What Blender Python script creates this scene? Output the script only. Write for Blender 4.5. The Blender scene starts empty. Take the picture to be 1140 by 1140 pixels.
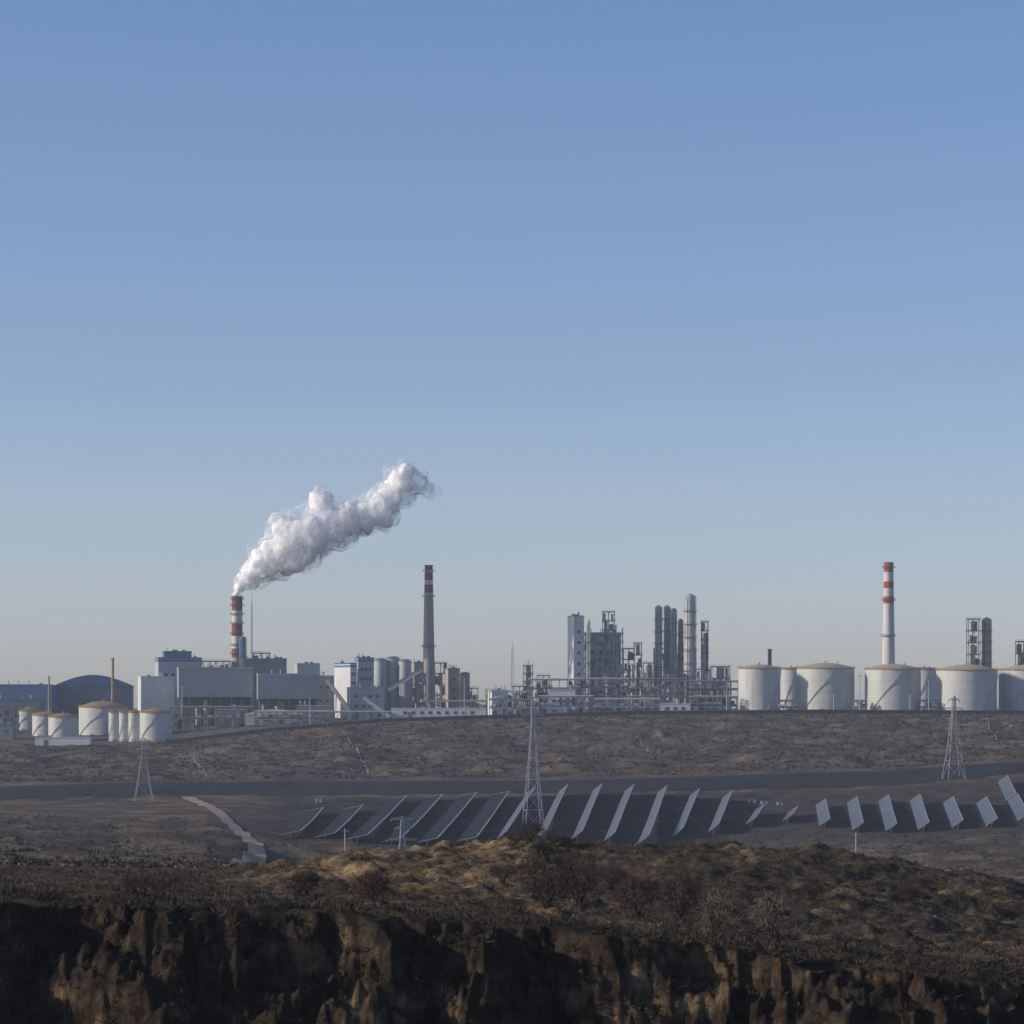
import bpy, math, random
import numpy as np
from mathutils import Vector
random.seed(7); rng=np.random.default_rng(7)
R=math.radians
C=bpy.context.scene.collection
F=3500.0; EYE=100.0; HY=788.0
# ------------------------------------------------------------------ materials
def nt(m):
    m.use_nodes=True; t=m.node_tree; t.nodes.clear(); return t
def N(t,k,**kw):
    n=t.nodes.new(k)
    for a,b in kw.items(): setattr(n,a,b)
    return n
def mat(name,col,rough=.7,var=.22,scale=.15,metal=0.,spec=.25,streak=0.,lines=0.):
    m=bpy.data.materials.new(name); t=nt(m); L=t.links.new
    o=N(t,'ShaderNodeOutputMaterial'); b=N(t,'ShaderNodeBsdfPrincipled')
    b.inputs['Roughness'].default_value=rough; b.inputs['Metallic'].default_value=metal
    b.inputs['Specular IOR Level'].default_value=spec
    tc=N(t,'ShaderNodeTexCoord'); mp=N(t,'ShaderNodeMapping'); no=N(t,'ShaderNodeTexNoise')
    mp.inputs['Scale'].default_value=(1,1,.25 if streak else 1)
    no.inputs['Scale'].default_value=scale; no.inputs['Detail'].default_value=6; no.inputs['Roughness'].default_value=.65
    L(tc.outputs['Object'],mp.inputs['Vector']); L(mp.outputs[0],no.inputs['Vector'])
    r=N(t,'ShaderNodeValToRGB'); e=r.color_ramp.elements
    e[0].position=.3; e[1].position=.7
    e[0].color=tuple(c*(1-var) for c in col)+(1,); e[1].color=tuple(min(1,c*(1+var*.6)) for c in col)+(1,)
    L(no.outputs[0],r.inputs[0]); out=r.outputs[0]
    if streak:
        n2=N(t,'ShaderNodeTexNoise'); m2=N(t,'ShaderNodeMapping'); m2.inputs['Scale'].default_value=(1,1,.05)
        n2.inputs['Scale'].default_value=.6; n2.inputs['Detail'].default_value=4
        L(tc.outputs['Object'],m2.inputs['Vector']); L(m2.outputs[0],n2.inputs['Vector'])
        r2=N(t,'ShaderNodeMapRange'); r2.inputs[1].default_value=.52; r2.inputs[2].default_value=.75; r2.inputs[3].default_value=0; r2.inputs[4].default_value=streak
        L(n2.outputs[0],r2.inputs[0]); mx=N(t,'ShaderNodeMixRGB'); mx.inputs[2].default_value=(.16,.1,.06,1)
        L(r2.outputs[0],mx.inputs[0]); L(out,mx.inputs[1]); out=mx.outputs[0]
    if lines:
        w=N(t,'ShaderNodeTexWave'); w.wave_type='BANDS'; w.bands_direction='Z'; w.inputs['Scale'].default_value=lines; w.inputs['Distortion'].default_value=0
        L(tc.outputs['Object'],w.inputs['Vector'])
        r3=N(t,'ShaderNodeMapRange'); r3.inputs[1].default_value=0.; r3.inputs[2].default_value=.12; r3.inputs[3].default_value=.82; r3.inputs[4].default_value=1
        L(w.outputs[1],r3.inputs[0]); hm=N(t,'ShaderNodeMixRGB',blend_type='MULTIPLY'); hm.inputs[0].default_value=1
        L(out,hm.inputs[1]); L(r3.outputs[0],hm.inputs[2]); out=hm.outputs[0]
    L(out,b.inputs['Base Color']); L(b.outputs[0],o.inputs[0]); return m
M={}
M['white']=mat('white_cladding',(.60,.61,.60),.6,.16,.08,streak=.15)
M['pale']=mat('pale_cladding',(.42,.45,.45),.6,.15,.06,lines=.12)
M['grey']=mat('grey_cladding',(.30,.345,.35),.6,.15,.06,lines=.07)
M['green']=mat('grey_green_cladding',(.17,.20,.20),.65,.2,.06)
M['shade']=mat('open_bay_shade',(.09,.105,.11),.8,.4,.25)  # dark tone painted in for the shade of open bays
M['blue']=mat('blue_sheet',(.06,.14,.27),.5,.2,.1)
M['bluegrey']=mat('blue_grey_sheet',(.10,.14,.20),.5,.2,.08)
M['tank']=mat('tank_paint',(.51,.525,.50),.55,.14,.12,streak=.35,lines=.16)
M['tankroof']=mat('tank_roof_paint',(.44,.37,.26),.6,.35,.3)
M['rustroof']=mat('rusty_tank_roof',(.30,.20,.11),.8,.4,.4)
M['rust']=mat('ochre_railing_paint',(.36,.235,.09),.7,.35,.5)
M['concrete']=mat('stack_concrete',(.36,.32,.285),.85,.2,.15,streak=.3)
M['red']=mat('red_stack_paint',(.36,.06,.04),.7,.25,.3)
M['darkred']=mat('faded_red_stack_paint',(.20,.055,.045),.75,.25,.3)
M['wpaint']=mat('white_stack_paint',(.56,.54,.52),.7,.15,.3,streak=.35)
M['steel']=mat('grey_steel',(.21,.22,.235),.6,.25,.5)
M['galv']=mat('galvanised_steel',(.38,.41,.44),.5,.15,.5)
M['pylon']=mat('weathered_pylon_steel',(.42,.43,.44),.6,.2,.5)
M['dark']=mat('dark_steel',(.11,.115,.125),.7,.3,.5)
M['silver']=mat('insulated_pipe',(.44,.445,.44),.5,.25,.5)
M['brown']=mat('brown_pipe',(.22,.13,.09),.7,.25,.5)
M['glass']=mat('dark_window',(.035,.045,.06),.25,.2,.5,spec=.5)
M['wall']=mat('dark_wall',(.035,.037,.042),.85,.3,.1)
M['pipe_y']=mat('ochre_stack_paint',(.36,.23,.10),.7,.2,.3)
M['bark']=mat('bark',(.045,.032,.025),.9,.3,2)
M['twig']=mat('twigs',(.085,.056,.04),.9,.3,.6)
M['twigpale']=mat('pale_twigs',(.20,.16,.115),.9,.3,.6)
M['scrub']=mat('dark_scrub',(.055,.043,.028),.95,.5,.08)
M['brush']=mat('brown_brush',(.12,.09,.058),.95,.45,.1)
M['fargrass']=mat('far_scrub',(.052,.044,.034),.95,.4,.03)
M['fardry']=mat('far_dry_scrub',(.15,.12,.088),.95,.35,.03)
M['grass']=mat('dry_grass',(.26,.185,.10),.95,.45,.12)
M['path']=mat('dirt_path',(.33,.25,.185),.95,.25,.1)
M['channel']=mat('concrete_channel',(.24,.215,.185),.9,.2,.1)
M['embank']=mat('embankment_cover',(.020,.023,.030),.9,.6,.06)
def solar_mat(name,c1,c2,mo,rough,spec):
    m=bpy.data.materials.new(name); t=nt(m); L=t.links.new
    o=N(t,'ShaderNodeOutputMaterial'); b=N(t,'ShaderNodeBsdfPrincipled'); uv=N(t,'ShaderNodeUVMap')
    br=N(t,'ShaderNodeTexBrick'); br.offset=0; br.inputs['Scale'].default_value=1
    br.inputs['Brick Width'].default_value=11; br.inputs['Row Height'].default_value=2.4; br.inputs['Mortar Size'].default_value=.1
    br.inputs['Color1'].default_value=c1+(1,); br.inputs['Color2'].default_value=c2+(1,); br.inputs['Mortar'].default_value=mo+(1,)
    L(uv.outputs[0],br.inputs['Vector']); L(br.outputs[0],b.inputs['Base Color'])
    b.inputs['Roughness'].default_value=rough; b.inputs['Specular IOR Level'].default_value=spec
    L(b.outputs[0],o.inputs[0]); return m
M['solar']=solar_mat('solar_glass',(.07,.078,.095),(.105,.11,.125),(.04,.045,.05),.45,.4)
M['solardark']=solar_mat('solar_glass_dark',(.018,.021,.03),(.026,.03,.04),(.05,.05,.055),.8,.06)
# ------------------------------------------------------------------ mesh builder
class MB:
    def __init__(s): s.v=[];s.f=[];s.mi=[];s.sm=[];s.cm=0
    def add(s,vs,fs,sm=False):
        b=len(s.v); s.v+=vs
        for f in fs: s.f.append([b+i for i in f]); s.mi.append(s.cm); s.sm.append(sm)
        return s
    def box(s,x0,x1,y0,y1,z0,z1):
        return s.add([(x0,y0,z0),(x1,y0,z0),(x1,y1,z0),(x0,y1,z0),(x0,y0,z1),(x1,y0,z1),(x1,y1,z1),(x0,y1,z1)],
          [(0,3,2,1),(4,5,6,7),(0,1,5,4),(1,2,6,5),(2,3,7,6),(3,0,4,7)])
    def bar(s,p,q,w,h=None):
        h=h or w; p=Vector(p);q=Vector(q);d=(q-p)
        if d.length<1e-6: return s
        d.normalize(); up=Vector((0,0,1)) if abs(d.z)<.95 else Vector((0,1,0))
        a=d.cross(up).normalized(); b=a.cross(d).normalized(); a*=w/2; b*=h/2
        vs=[tuple(c+i*a+j*b) for c in (p,q) for i,j in ((-1,-1),(1,-1),(1,1),(-1,1))]
        return s.add(vs,[(0,1,2,3),(7,6,5,4),(0,4,5,1),(1,5,6,2),(2,6,7,3),(3,7,4,0)])
    def cyl(s,p,q,r0,r1=None,n=16,cap=True):
        r1=r0 if r1 is None else r1; p=Vector(p);q=Vector(q);d=(q-p).normalized()
        up=Vector((0,0,1)) if abs(d.z)<.95 else Vector((0,1,0)); a=d.cross(up).normalized(); b=a.cross(d).normalized()
        vs=[]
        for c,r in ((p,r0),(q,r1)):
            for i in range(n):
                an=2*math.pi*i/n; vs.append(tuple(c+a*math.cos(an)*r+b*math.sin(an)*r))
        s.add(vs,[(i,i+n,(i+1)%n+n,(i+1)%n) for i in range(n)],True)
        if cap:
            s.add(vs[:n],[tuple(range(n))]); s.add(vs[n:],[tuple(reversed(range(n)))])
        return s
    def dome(s,c,r,h,n=24,k=5):
        vs=[];fs=[]
        for j in range(k):
            a=math.pi/2*j/k
            for i in range(n):
                t=2*math.pi*i/n; vs.append((c[0]+r*math.cos(a)*math.cos(t),c[1]+r*math.cos(a)*math.sin(t),c[2]+h*math.sin(a)))
        vs.append((c[0],c[1],c[2]+h))
        for j in range(k-1):
            for i in range(n): fs.append((j*n+i,j*n+(i+1)%n,(j+1)*n+(i+1)%n,(j+1)*n+i))
        for i in range(n): fs.append(((k-1)*n+i,(k-1)*n+(i+1)%n,k*n))
        return s.add(vs,fs,True)
    def cap(s,c,r,h,n=48,k=6):
        vs=[];fs=[]
        for j in range(k):
            q=1-j/k
            for i in range(n):
                t=2*math.pi*i/n; vs.append((c[0]+r*q*math.cos(t),c[1]+r*q*math.sin(t),c[2]+h*(1-q*q)))
        vs.append((c[0],c[1],c[2]+h))
        for j in range(k-1):
            for i in range(n): fs.append((j*n+i,j*n+(i+1)%n,(j+1)*n+(i+1)%n,(j+1)*n+i))
        for i in range(n): fs.append(((k-1)*n+i,(k-1)*n+(i+1)%n,k*n))
        return s.add(vs,fs,True)
    def ring(s,c,r0,r1,z0,z1,n=20):
        vs=[]
        for r,z in ((r0,z0),(r1,z0),(r1,z1),(r0,z1)):
            for i in range(n):
                t=2*math.pi*i/n; vs.append((c[0]+r*math.cos(t),c[1]+r*math.sin(t),z))
        fs=[]
        for k in range(4):
            for i in range(n): fs.append((k*n+i,k*n+(i+1)%n,((k+1)%4)*n+(i+1)%n,((k+1)%4)*n+i))
        return s.add(vs,fs)
    def build(s,name,mats,parent=None,loc=None):
        me=bpy.data.meshes.new(name); me.from_pydata(s.v,[],s.f)
        for m in (mats if isinstance(mats,(list,tuple)) else [mats]): me.materials.append(m)
        me.polygons.foreach_set('material_index',s.mi); me.polygons.foreach_set('use_smooth',s.sm); me.update()
        o=bpy.data.objects.new(name,me); C.objects.link(o)
        if parent: o.parent=parent
        if loc: o.location=loc
        return o
def tag(o,label=None,cat=None,group=None,kind=None):
    if label:o['label']=label
    if cat:o['category']=cat
    if group:o['group']=group
    if kind:o['kind']=kind
    return o
def fastmesh(name,V,T,m,smooth=False):
    me=bpy.data.meshes.new(name); nv=len(V); k=T.shape[1]; nf=len(T)
    me.vertices.add(nv); me.vertices.foreach_set('co',np.ascontiguousarray(V,dtype=np.float32).ravel())
    me.loops.add(nf*k); me.loops.foreach_set('vertex_index',T.astype(np.int32).ravel())
    me.polygons.add(nf); me.polygons.foreach_set('loop_start',np.arange(0,nf*k,k,dtype=np.int32)); me.polygons.foreach_set('loop_total',np.full(nf,k,dtype=np.int32))
    if smooth: me.polygons.foreach_set('use_smooth',np.ones(nf,dtype=bool))
    me.materials.append(m); me.update(calc_edges=True); me.validate()
    o=bpy.data.objects.new(name,me); C.objects.link(o); return o
# ------------------------------------------------------------------ terrain
def hsh(ix,iy,seed):
    h=(ix.astype(np.int64)*374761393+iy.astype(np.int64)*668265263+seed*1442695041)&0xffffffff
    h=((h^(h>>13))*1274126177)&0xffffffff; h=h^(h>>16)
    return h/4294967295.0*2*np.pi
def pn(x,y,seed=0):
    ix=np.floor(x);iy=np.floor(y);fx=x-ix;fy=y-iy
    def g(dx,dy):
        a=hsh(ix+dx,iy+dy,seed); return np.cos(a)*(fx-dx)+np.sin(a)*(fy-dy)
    u=fx*fx*fx*(fx*(fx*6-15)+10);v=fy*fy*fy*(fy*(fy*6-15)+10)
    return ((g(0,0)*(1-u)+g(1,0)*u)*(1-v)+(g(0,1)*(1-u)+g(1,1)*u)*v)*1.5
def fbm(x,y,o=4,seed=0,g=.5):
    s=0;a=1.
    for i in range(o): s=s+a*pn(x*2**i+i*17.3,y*2**i+i*9.1,seed+i); a*=g
    return s
def ridg(x,y,o=3,seed=0):
    s=0;a=1.
    for i in range(o): s=s+a*(1-2*np.abs(pn(x*2**i+i*5.3,y*2**i+i*3.1,seed+i))); a*=.5
    return s/1.75
ss=lambda x,a,b: (lambda t:t*t*(3-2*t))(np.clip((x-a)/(b-a),0,1))
E=[(0,832),(200,827),(300,815),(430,804),(560,800),(700,796),(900,794.5),(1140,795.5)]
Tt=[(0,877),(150,872),(400,871),(620,870),(800,865),(1000,858),(1140,849)]
Bb=[(0,892),(150,887),(300,886),(620,884),(850,880),(1000,875),(1140,861)]
CL=[(0,1003),(200,1006),(350,1013),(450,1025),(560,1033),(700,1045),(900,1068),(1040,1085),(1140,1095)]
H=[(0,974),(240,976),(290,968),(400,953),(500,945),(560,937),(600,931),(650,940),(700,944),(800,944),(900,950),(1000,963),(1140,984)]
def mid(a,b,t):
    xs=sorted(set([p[0] for p in a]+[p[0] for p in b]))
    return [(x,float(np.interp(x,*zip(*a)))*(1-t)+float(np.interp(x,*zip(*b)))*t) for x in xs]
def off(a,d): return [(x,y+d) for x,y in a]
ROWS=[(-400,98.3),(12,98.3),(30,93),(60,79),(150,75),(170,76),(180,off(CL,190)),(184,off(CL,95)),(186.3,off(CL,38)),
 (188.2,CL),
 (205,[(0,999),(350,1007),(560,1024),(700,1035),(900,1056),(1140,1080)]),
 (260,[(0,988),(250,992),(400,994),(560,1008),(700,1018),(850,1030),(1000,1040),(1140,1056)]),
 (300,[(0,981),(260,985),(400,974),(560,967),(700,978),(850,985),(1000,1000),(1140,1020)]),
 (340,H),
 (375,[(0,969),(240,971),(300,966),(400,955),(560,941),(600,936),(700,948),(800,948),(900,953),(1000,966),(1140,986)]),
 (450,[(0,963),(240,967),(300,975),(560,985),(1000,985),(1140,995)]),
 (700,[(0,950),(230,958),(320,990),(560,1010),(900,1000),(1140,990)]),
 (900,[(0,935),(230,945),(320,965),(560,985),(900,975),(1140,965)]),
 (1150,[(0,915),(230,922),(320,943),(560,955),(900,946),(1140,938)]),
 (1250,[(0,908),(230,912),(320,932),(560,936),(900,930),(1140,922)]),
 (1450,[(0,898),(230,893),(320,894),(620,890),(900,888),(1140,874)]),
 (1500,Bb),(1525,Tt),(1560,off(Tt,-3)),(1820,mid(Tt,E,.5)),(2100,E),(2130,off(E,-.6)),
 (2200,[(0,823),(200,820),(300,808),(430,800),(700,795),(1140,795)]),
 (2350,[(0,812),(200,804),(370,799),(700,794.5),(1140,794.5)]),
 (2600,[(0,800),(300,796),(700,794),(1140,794)]),(3500,[(0,792.5),(1140,792.5)]),(8000,[(0,790.5),(1140,790.5)]),(45000,[(0,788.8),(1140,788.8)])]
RY=np.array([r[0] for r in ROWS],float)
def uu(X,Y): return 570+F*X/np.maximum(Y,150)
def prof0(u,Y):
    idx=np.clip(np.searchsorted(RY,Y)-1,0,len(RY)-2)
    Z=[]
    for y,p in ROWS:
        if isinstance(p,list):
            xs,ys=zip(*p); Z.append(EYE+(HY-np.interp(u,xs,ys))/F*y)
        else: Z.append(np.full_like(u,p))
    Z=np.stack(Z); t=np.clip((Y-RY[idx])/(RY[idx+1]-RY[idx]),0,1); ar=np.arange(len(Y))
    return Z[idx,ar]*(1-t)+Z[idx+1,ar]*t
def ground(X,Y):
    X=np.atleast_1d(np.asarray(X,float));Y=np.atleast_1d(np.asarray(Y,float)); X,Y=np.broadcast_arrays(X,Y); sh=X.shape; X=X.ravel().copy();Y=Y.ravel().copy()
    u=uu(X,Y)
    win=np.clip((Y-155)/16,0,1)*np.clip((212-Y)/18,0,1)
    Xw=X+2.4*pn(X/7,Y/6,2)+.8*pn(X/2.2,Y/2.2,9)
    rm=.35+1.1*ss(pn(X/14,Y/60,35),-.4,.5)
    w=2.4*rm*ridg(Xw/10+3.1,Y/22,3,3)+2.4*fbm(Xw/6,Y/7,5,11,.55)+.55*fbm(X/1.2,Y/1.4,3,21)+5*pn(X/31,Y/80+.5,31)-.8
    Yw=Y+w*win
    z=prof0(u,Yw)
    d=np.where(Y<1400,Y*.035,4.)
    zs=(prof0(u,Y-d)+prof0(u,Y)+prof0(u,Y+d))/3
    k=np.clip((Y-215)/20,0,1); z=z*(1-k)+zs*k
    amp=np.interp(Y,[100,170,200,230,300,420,600,1150,1240,1440,1490,1530,1600,1800,2040,2100,2600,5000,30000],[.3,.35,.45,.6,1.0,1.2,3,3,.7,.4,0,0,2.2,3,2.0,0,0,0,6])
    lw=np.where((Y>215)&(Y<520),.3+.7*ss(u,210,320),1.)
    lamq=np.where(Y<240,6.,np.where(Y<500,13.,np.where(Y<5000,48.,1500.)))
    z=z+amp*lw*fbm(X/lamq,Y/lamq,4,5)
    nearslope=np.clip((Y-1560)/60,0,1)*np.clip((2080-Y)/60,0,1)
    z=z+nearslope*3.2*ridg(X/55+pn(X/90,Y/90,8),Y/260,2,44)
    hill=np.clip((Y-215)/30,0,1)*np.clip((400-Y)/30,0,1)*(.25+.75*ss(u,230,330))
    z=z+hill*(.5*fbm(X/3.2,Y/3.2,3,61)+.9*ridg(X/16+pn(X/20,Y/20,7),Y/30,2,63)-.5)
    return z.reshape(sh)
def gz(x,y): return float(ground(x,y)[0])
def hit(px,py,Y0,Y1):
    Ys=np.linspace(Y0,Y1,400); X=(px-570)/F*Ys; z=ground(X,Ys); r=EYE+(HY-py)/F*Ys
    k=np.argmax(z>=r)
    if not (z>=r).any(): k=int(np.argmin(np.abs(z-r)))
    return float(Ys[k])
uc=np.concatenate([-(np.geomspace(150,9500,46)[::-1]),np.arange(-140,1281,2.0),1140+np.geomspace(150,9500,46)])
yc=np.concatenate([np.array([-400,-100,0,8,14,20,30,45,60,90,120,140,152,160]),np.arange(165,206,.2),np.arange(206,240,.5),np.arange(240,400,.9),np.geomspace(400,1480,150),
   np.arange(1485,1570,6),np.geomspace(1575,2095,90),np.geomspace(2100,2700,40),np.geomspace(2800,45000,30)])
U,YY=np.meshgrid(uc,yc); XX=(U-570)/F*np.maximum(YY,150)
ZZ=ground(XX,YY); nr,ncol=XX.shape
V=np.stack([XX.ravel(),YY.ravel(),ZZ.ravel()],1)
ii=np.arange(nr*ncol).reshape(nr,ncol)
Q=np.stack([ii[:-1,:-1].ravel(),ii[:-1,1:].ravel(),ii[1:,1:].ravel(),ii[1:,:-1].ravel()],1)
X,Y,u=XX.ravel(),YY.ravel(),U.ravel()
def lerp(a,b,t): return a*(1-t[:,None])+b*t[:,None]
def c3(*c): return np.tile(np.array(c,float),(len(X),1))
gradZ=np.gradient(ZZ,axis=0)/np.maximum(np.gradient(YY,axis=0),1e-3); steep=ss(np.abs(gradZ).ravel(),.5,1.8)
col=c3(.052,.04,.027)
sunlit_loess=lerp(c3(.22,.145,.082),c3(.10,.066,.04),ss(fbm(X/2.2,ZZ.ravel()/1.6,4,71),-.3,.4))  # paler loess tone for the sunlit knobs, painted into the vertex colour
lit_mask=ss(fbm(X/3.5,ZZ.ravel()/3.,4,73,.65)+.5*pn(X/13,X*0+.5,75),.12,.55)
shaded_face=lerp(c3(.042,.031,.021),c3(.07,.05,.033),ss(fbm(X/2,ZZ.ravel()/1.2,4,76),-.3,.4))  # cliff face colour darkened to stand in for its shade
col=np.where((Y<204)[:,None],lerp(col,lerp(shaded_face,sunlit_loess,lit_mask),steep),col)
hz=ss(Y,196,225)*(1-ss(Y,420,520))
gold=lerp(c3(.075,.06,.042),c3(.25,.17,.09),ss(fbm(X/7,Y/7,5,81,.6)+.6*ss(u,250,340)*(1-ss(u,500,640))*ss(Y,255,290)-.22*ss(u,600,700)-.35*(1-ss(u,230,310))-.2,-.2,.45))
gold=lerp(c3(.095,.076,.056),gold,.25+.75*ss(u,230,310))
col=lerp(col,gold,hz)
val=lerp(c3(.085,.068,.053),c3(.18,.138,.10),ss(fbm(X/30,Y/30,5,91,.6),-.3,.5))
col=lerp(col,val,ss(Y,420,520))
slope=lerp(c3(.095,.08,.066),c3(.165,.13,.10),ss(fbm(X/26,Y/40,5,95,.65)+.1*ridg(X/12,Y/60,2,96),-.3,.6))
col=lerp(col,slope,ss(Y,1540,1600))
sol=ss(Y,1180,1220)*(1-ss(Y,1470,1500))*ss(u,290,330)
col=lerp(col,lerp(c3(.045,.042,.042),c3(.085,.07,.06),ss(fbm(X/12,Y/25,4,97)+ss(u,760,860)*.6,-.1,.6)),sol)
col=lerp(col,c3(.12,.11,.10),ss(Y,2095,2130))
def ground_mat():
    m=bpy.data.materials.new('ground_soil'); t=nt(m); L=t.links.new
    o=N(t,'ShaderNodeOutputMaterial'); b=N(t,'ShaderNodeBsdfPrincipled'); b.inputs['Roughness'].default_value=.95; b.inputs['Specular IOR Level'].default_value=.05
    a=N(t,'ShaderNodeAttribute'); a.attribute_name='Col'; g=N(t,'ShaderNodeNewGeometry')
    def noise(s,lo,hi,a0,a1,det=8):
        n=N(t,'ShaderNodeTexNoise'); n.inputs['Scale'].default_value=s; n.inputs['Detail'].default_value=det; n.inputs['Roughness'].default_value=.7
        L(g.outputs['Position'],n.inputs['Vector']); r=N(t,'ShaderNodeMapRange')
        for i,v in zip((1,2,3,4),(lo,hi,a0,a1)): r.inputs[i].default_value=v
        L(n.outputs[0],r.inputs[0]); return r.outputs[0],n.outputs[0]
    r1,n1=noise(.9,.35,.65,.4,1.5); r2,n2=noise(.12,.35,.65,.6,1.3)
    mu=N(t,'ShaderNodeMath',operation='MULTIPLY'); L(r1,mu.inputs[0]); L(r2,mu.inputs[1])
    mx=N(t,'ShaderNodeMixRGB',blend_type='MULTIPLY'); mx.inputs[0].default_value=1; L(a.outputs[0],mx.inputs[1]); L(mu.outputs[0],mx.inputs[2])
    L(mx.outputs[0],b.inputs['Base Color'])
    bp=N(t,'ShaderNodeBump'); bp.inputs['Strength'].default_value=1.; bp.inputs['Distance'].default_value=.8; L(n1,bp.inputs['Height']); L(bp.outputs[0],b.inputs['Normal'])
    L(b.outputs[0],o.inputs[0]); return m
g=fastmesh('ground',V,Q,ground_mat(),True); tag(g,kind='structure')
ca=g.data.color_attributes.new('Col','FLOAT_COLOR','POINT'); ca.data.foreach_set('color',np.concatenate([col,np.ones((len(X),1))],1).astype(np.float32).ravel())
def sheet(name,us,Ys,m,lift):
    UU,Y2=np.meshgrid(us,Ys); Y2=Y2+(Y2<Ys[-1])*(Y2<1505)*3.5*(fbm(UU/40,UU*0+.3,4,301,.7)); X2=(UU-570)/F*Y2; Z2=ground(X2,Y2)+lift
    a,b=X2.shape; i=np.arange(a*b).reshape(a,b)
    return fastmesh(name,np.stack([X2.ravel(),Y2.ravel(),Z2.ravel()],1),np.stack([i[:-1,:-1].ravel(),i[:-1,1:].ravel(),i[1:,1:].ravel(),i[1:,:-1].ravel()],1),m,True)
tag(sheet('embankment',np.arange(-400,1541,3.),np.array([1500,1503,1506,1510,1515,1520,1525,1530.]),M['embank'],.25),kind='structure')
tag(sheet('road',np.arange(-400,1541,4.),np.array([1531,1535,1540.]),M['wall'],.25),kind='structure')
PATHPTS=[]
def strip(name,pts,w,m,Y0=None,Y1=None,lift=.3,Ys=None):
    if Ys is None: Ys=[hit(px,py,Y0,Y1) for px,py in pts]
    P=np.array([((px-570)/F*y,y) for (px,*_),y in zip(pts,Ys)])
    P=np.vstack([2*P[0]-P[1],P,2*P[-1]-P[-2]]); W=[]
    for i in range(1,len(P)-2):
        n_=max(6,int(np.linalg.norm(P[i+1]-P[i])/3))
        for k in range(n_):
            t=k/n_; W.append(.5*((2*P[i])+(-P[i-1]+P[i+1])*t+(2*P[i-1]-5*P[i]+4*P[i+1]-P[i+2])*t*t+(-P[i-1]+3*P[i]-3*P[i+1]+P[i+2])*t**3))
    W=np.array(W)
    if name=='path': PATHPTS.append(W.copy())
    d=np.gradient(W,axis=0); d/=np.linalg.norm(d,axis=1)[:,None]+1e-9; n=np.stack([-d[:,1],d[:,0]],1)
    ks=np.linspace(-.5,.5,7); jit=1+.25*fbm(np.arange(len(W))/12.,np.zeros(len(W)),3,401)
    G=np.stack([W+n*(k*w*jit)[:,None] for k in ks],1); gx=G[...,0];gy=G[...,1]; z=ground(gx,gy)+lift
    a,b=gx.shape; i=np.arange(a*b).reshape(a,b)
    o=fastmesh(name,np.stack([gx.ravel(),gy.ravel(),z.ravel()],1),np.stack([i[:-1,:-1].ravel(),i[:-1,1:].ravel(),i[1:,1:].ravel(),i[1:,:-1].ravel()],1),m,True)
    return tag(o,kind='structure')
strip('path',[(208,),(226,),(242,),(256,),(270,),(281,),(287,),(284,),(268,)],5.6,M['path'],lift=.45,Ys=[1490,1420,1330,1245,1150,1050,940,830,700])
strip('drainage_channel',[(388,822),(400,842),(410,864)],1.1,M['channel'],1540,2050)
strip('drainage_channel',[(708,820),(722,838)],1.0,M['channel'],1540,2050)
strip('drainage_channel',[(216,842),(230,866)],1.0,M['channel'],1540,2050)
strip('drainage_channel',[(1098,800),(1110,826)],1.0,M['channel'],1540,2090)
# ------------------------------------------------------------------ things
def T(px,Y,name,label,cat,group=None,rz=0,z=None):
    x=(px-570)/F*Y; z0=gz(x,Y) if z is None else z
    o=bpy.data.objects.new(name,None); C.objects.link(o); o.location=(x,Y,z0-.3); o.rotation_euler=(0,0,rz); o.empty_display_size=5
    tag(o,label,cat,group); s=Y/F
    return o,s,(lambda py:EYE+(HY-py)/F*Y-z0+.3)
def tank(p0,p1,top,Y,label,roof='tankroof',group='storage tanks on the plateau edge',dome=.19,stair=-1):
    o,s,zt=T((p0+p1)/2,Y,'storage_tank',label,'storage tank',group); r=(p1-p0)/2*s; h=zt(top)
    b=MB().cyl((0,0,0),(0,0,h),r,n=48,cap=False)
    for q in (.25,.5,.75): b.ring((0,0),r-.05,r+.18,h*q,h*q+.25,48)
    b.build('shell',M['tank'],o)
    d=MB(); d.cap((0,0,h),r,r*dome); ro=d.build('roof',M[roof],o)
    MB().cyl((0,0,h+r*dome-.2),(0,0,h+r*dome+1.3),.6).build('vent',M['steel'],ro)
    MB().cyl((r*.4,-r*.2,h+r*dome*.6),(r*.4,-r*.2,h+r*dome+.8),.4).build('vent',M['steel'],ro)
    d=MB(); n=28; d.ring((0,0),r-.05,r+.6,h-.35,h+.2,48)
    for zz in (.7,1.3): d.ring((0,0),r+.3,r+.45,h+zz-.08,h+zz+.1,36)
    for i in range(n):
        t=2*math.pi*i/n; d.bar(((r+.36)*math.cos(t),(r+.36)*math.sin(t),h),((r+.36)*math.cos(t),(r+.36)*math.sin(t),h+1.35),.17)
    d.build('railing',M['rust'],o)
    d=MB(); k=26; a0=R(-150 if stair<0 else -80); a1=a0+R(75); pr=None
    for i in range(k+1):
        a=a0+(a1-a0)*i/k; z=h*i/k; p=((r+.5)*math.cos(a),(r+.5)*math.sin(a),z)
        if pr: d.bar(pr,p,.5,.2)
        pr=p
    d.build('stair',M['galv'],o)
    MB().cyl((r*.2,-r*.95,1.2),(r*.2,-r-1.5,1.2),.5).build('nozzle',M['steel'],o); MB().cyl((-r*.4,-r*.88,1),(-r*.4,-r-1,1),.35).build('nozzle',M['steel'],o)
    return o
tank(822,868.5,744,2210,'tall pale storage tank farthest left in the right-hand tank row, beside the pipe racks',stair=1)
tank(869,893,745,2380,'pale tank half hidden between and behind the two leftmost large tanks of the right-hand row',roof='rustroof')
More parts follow.
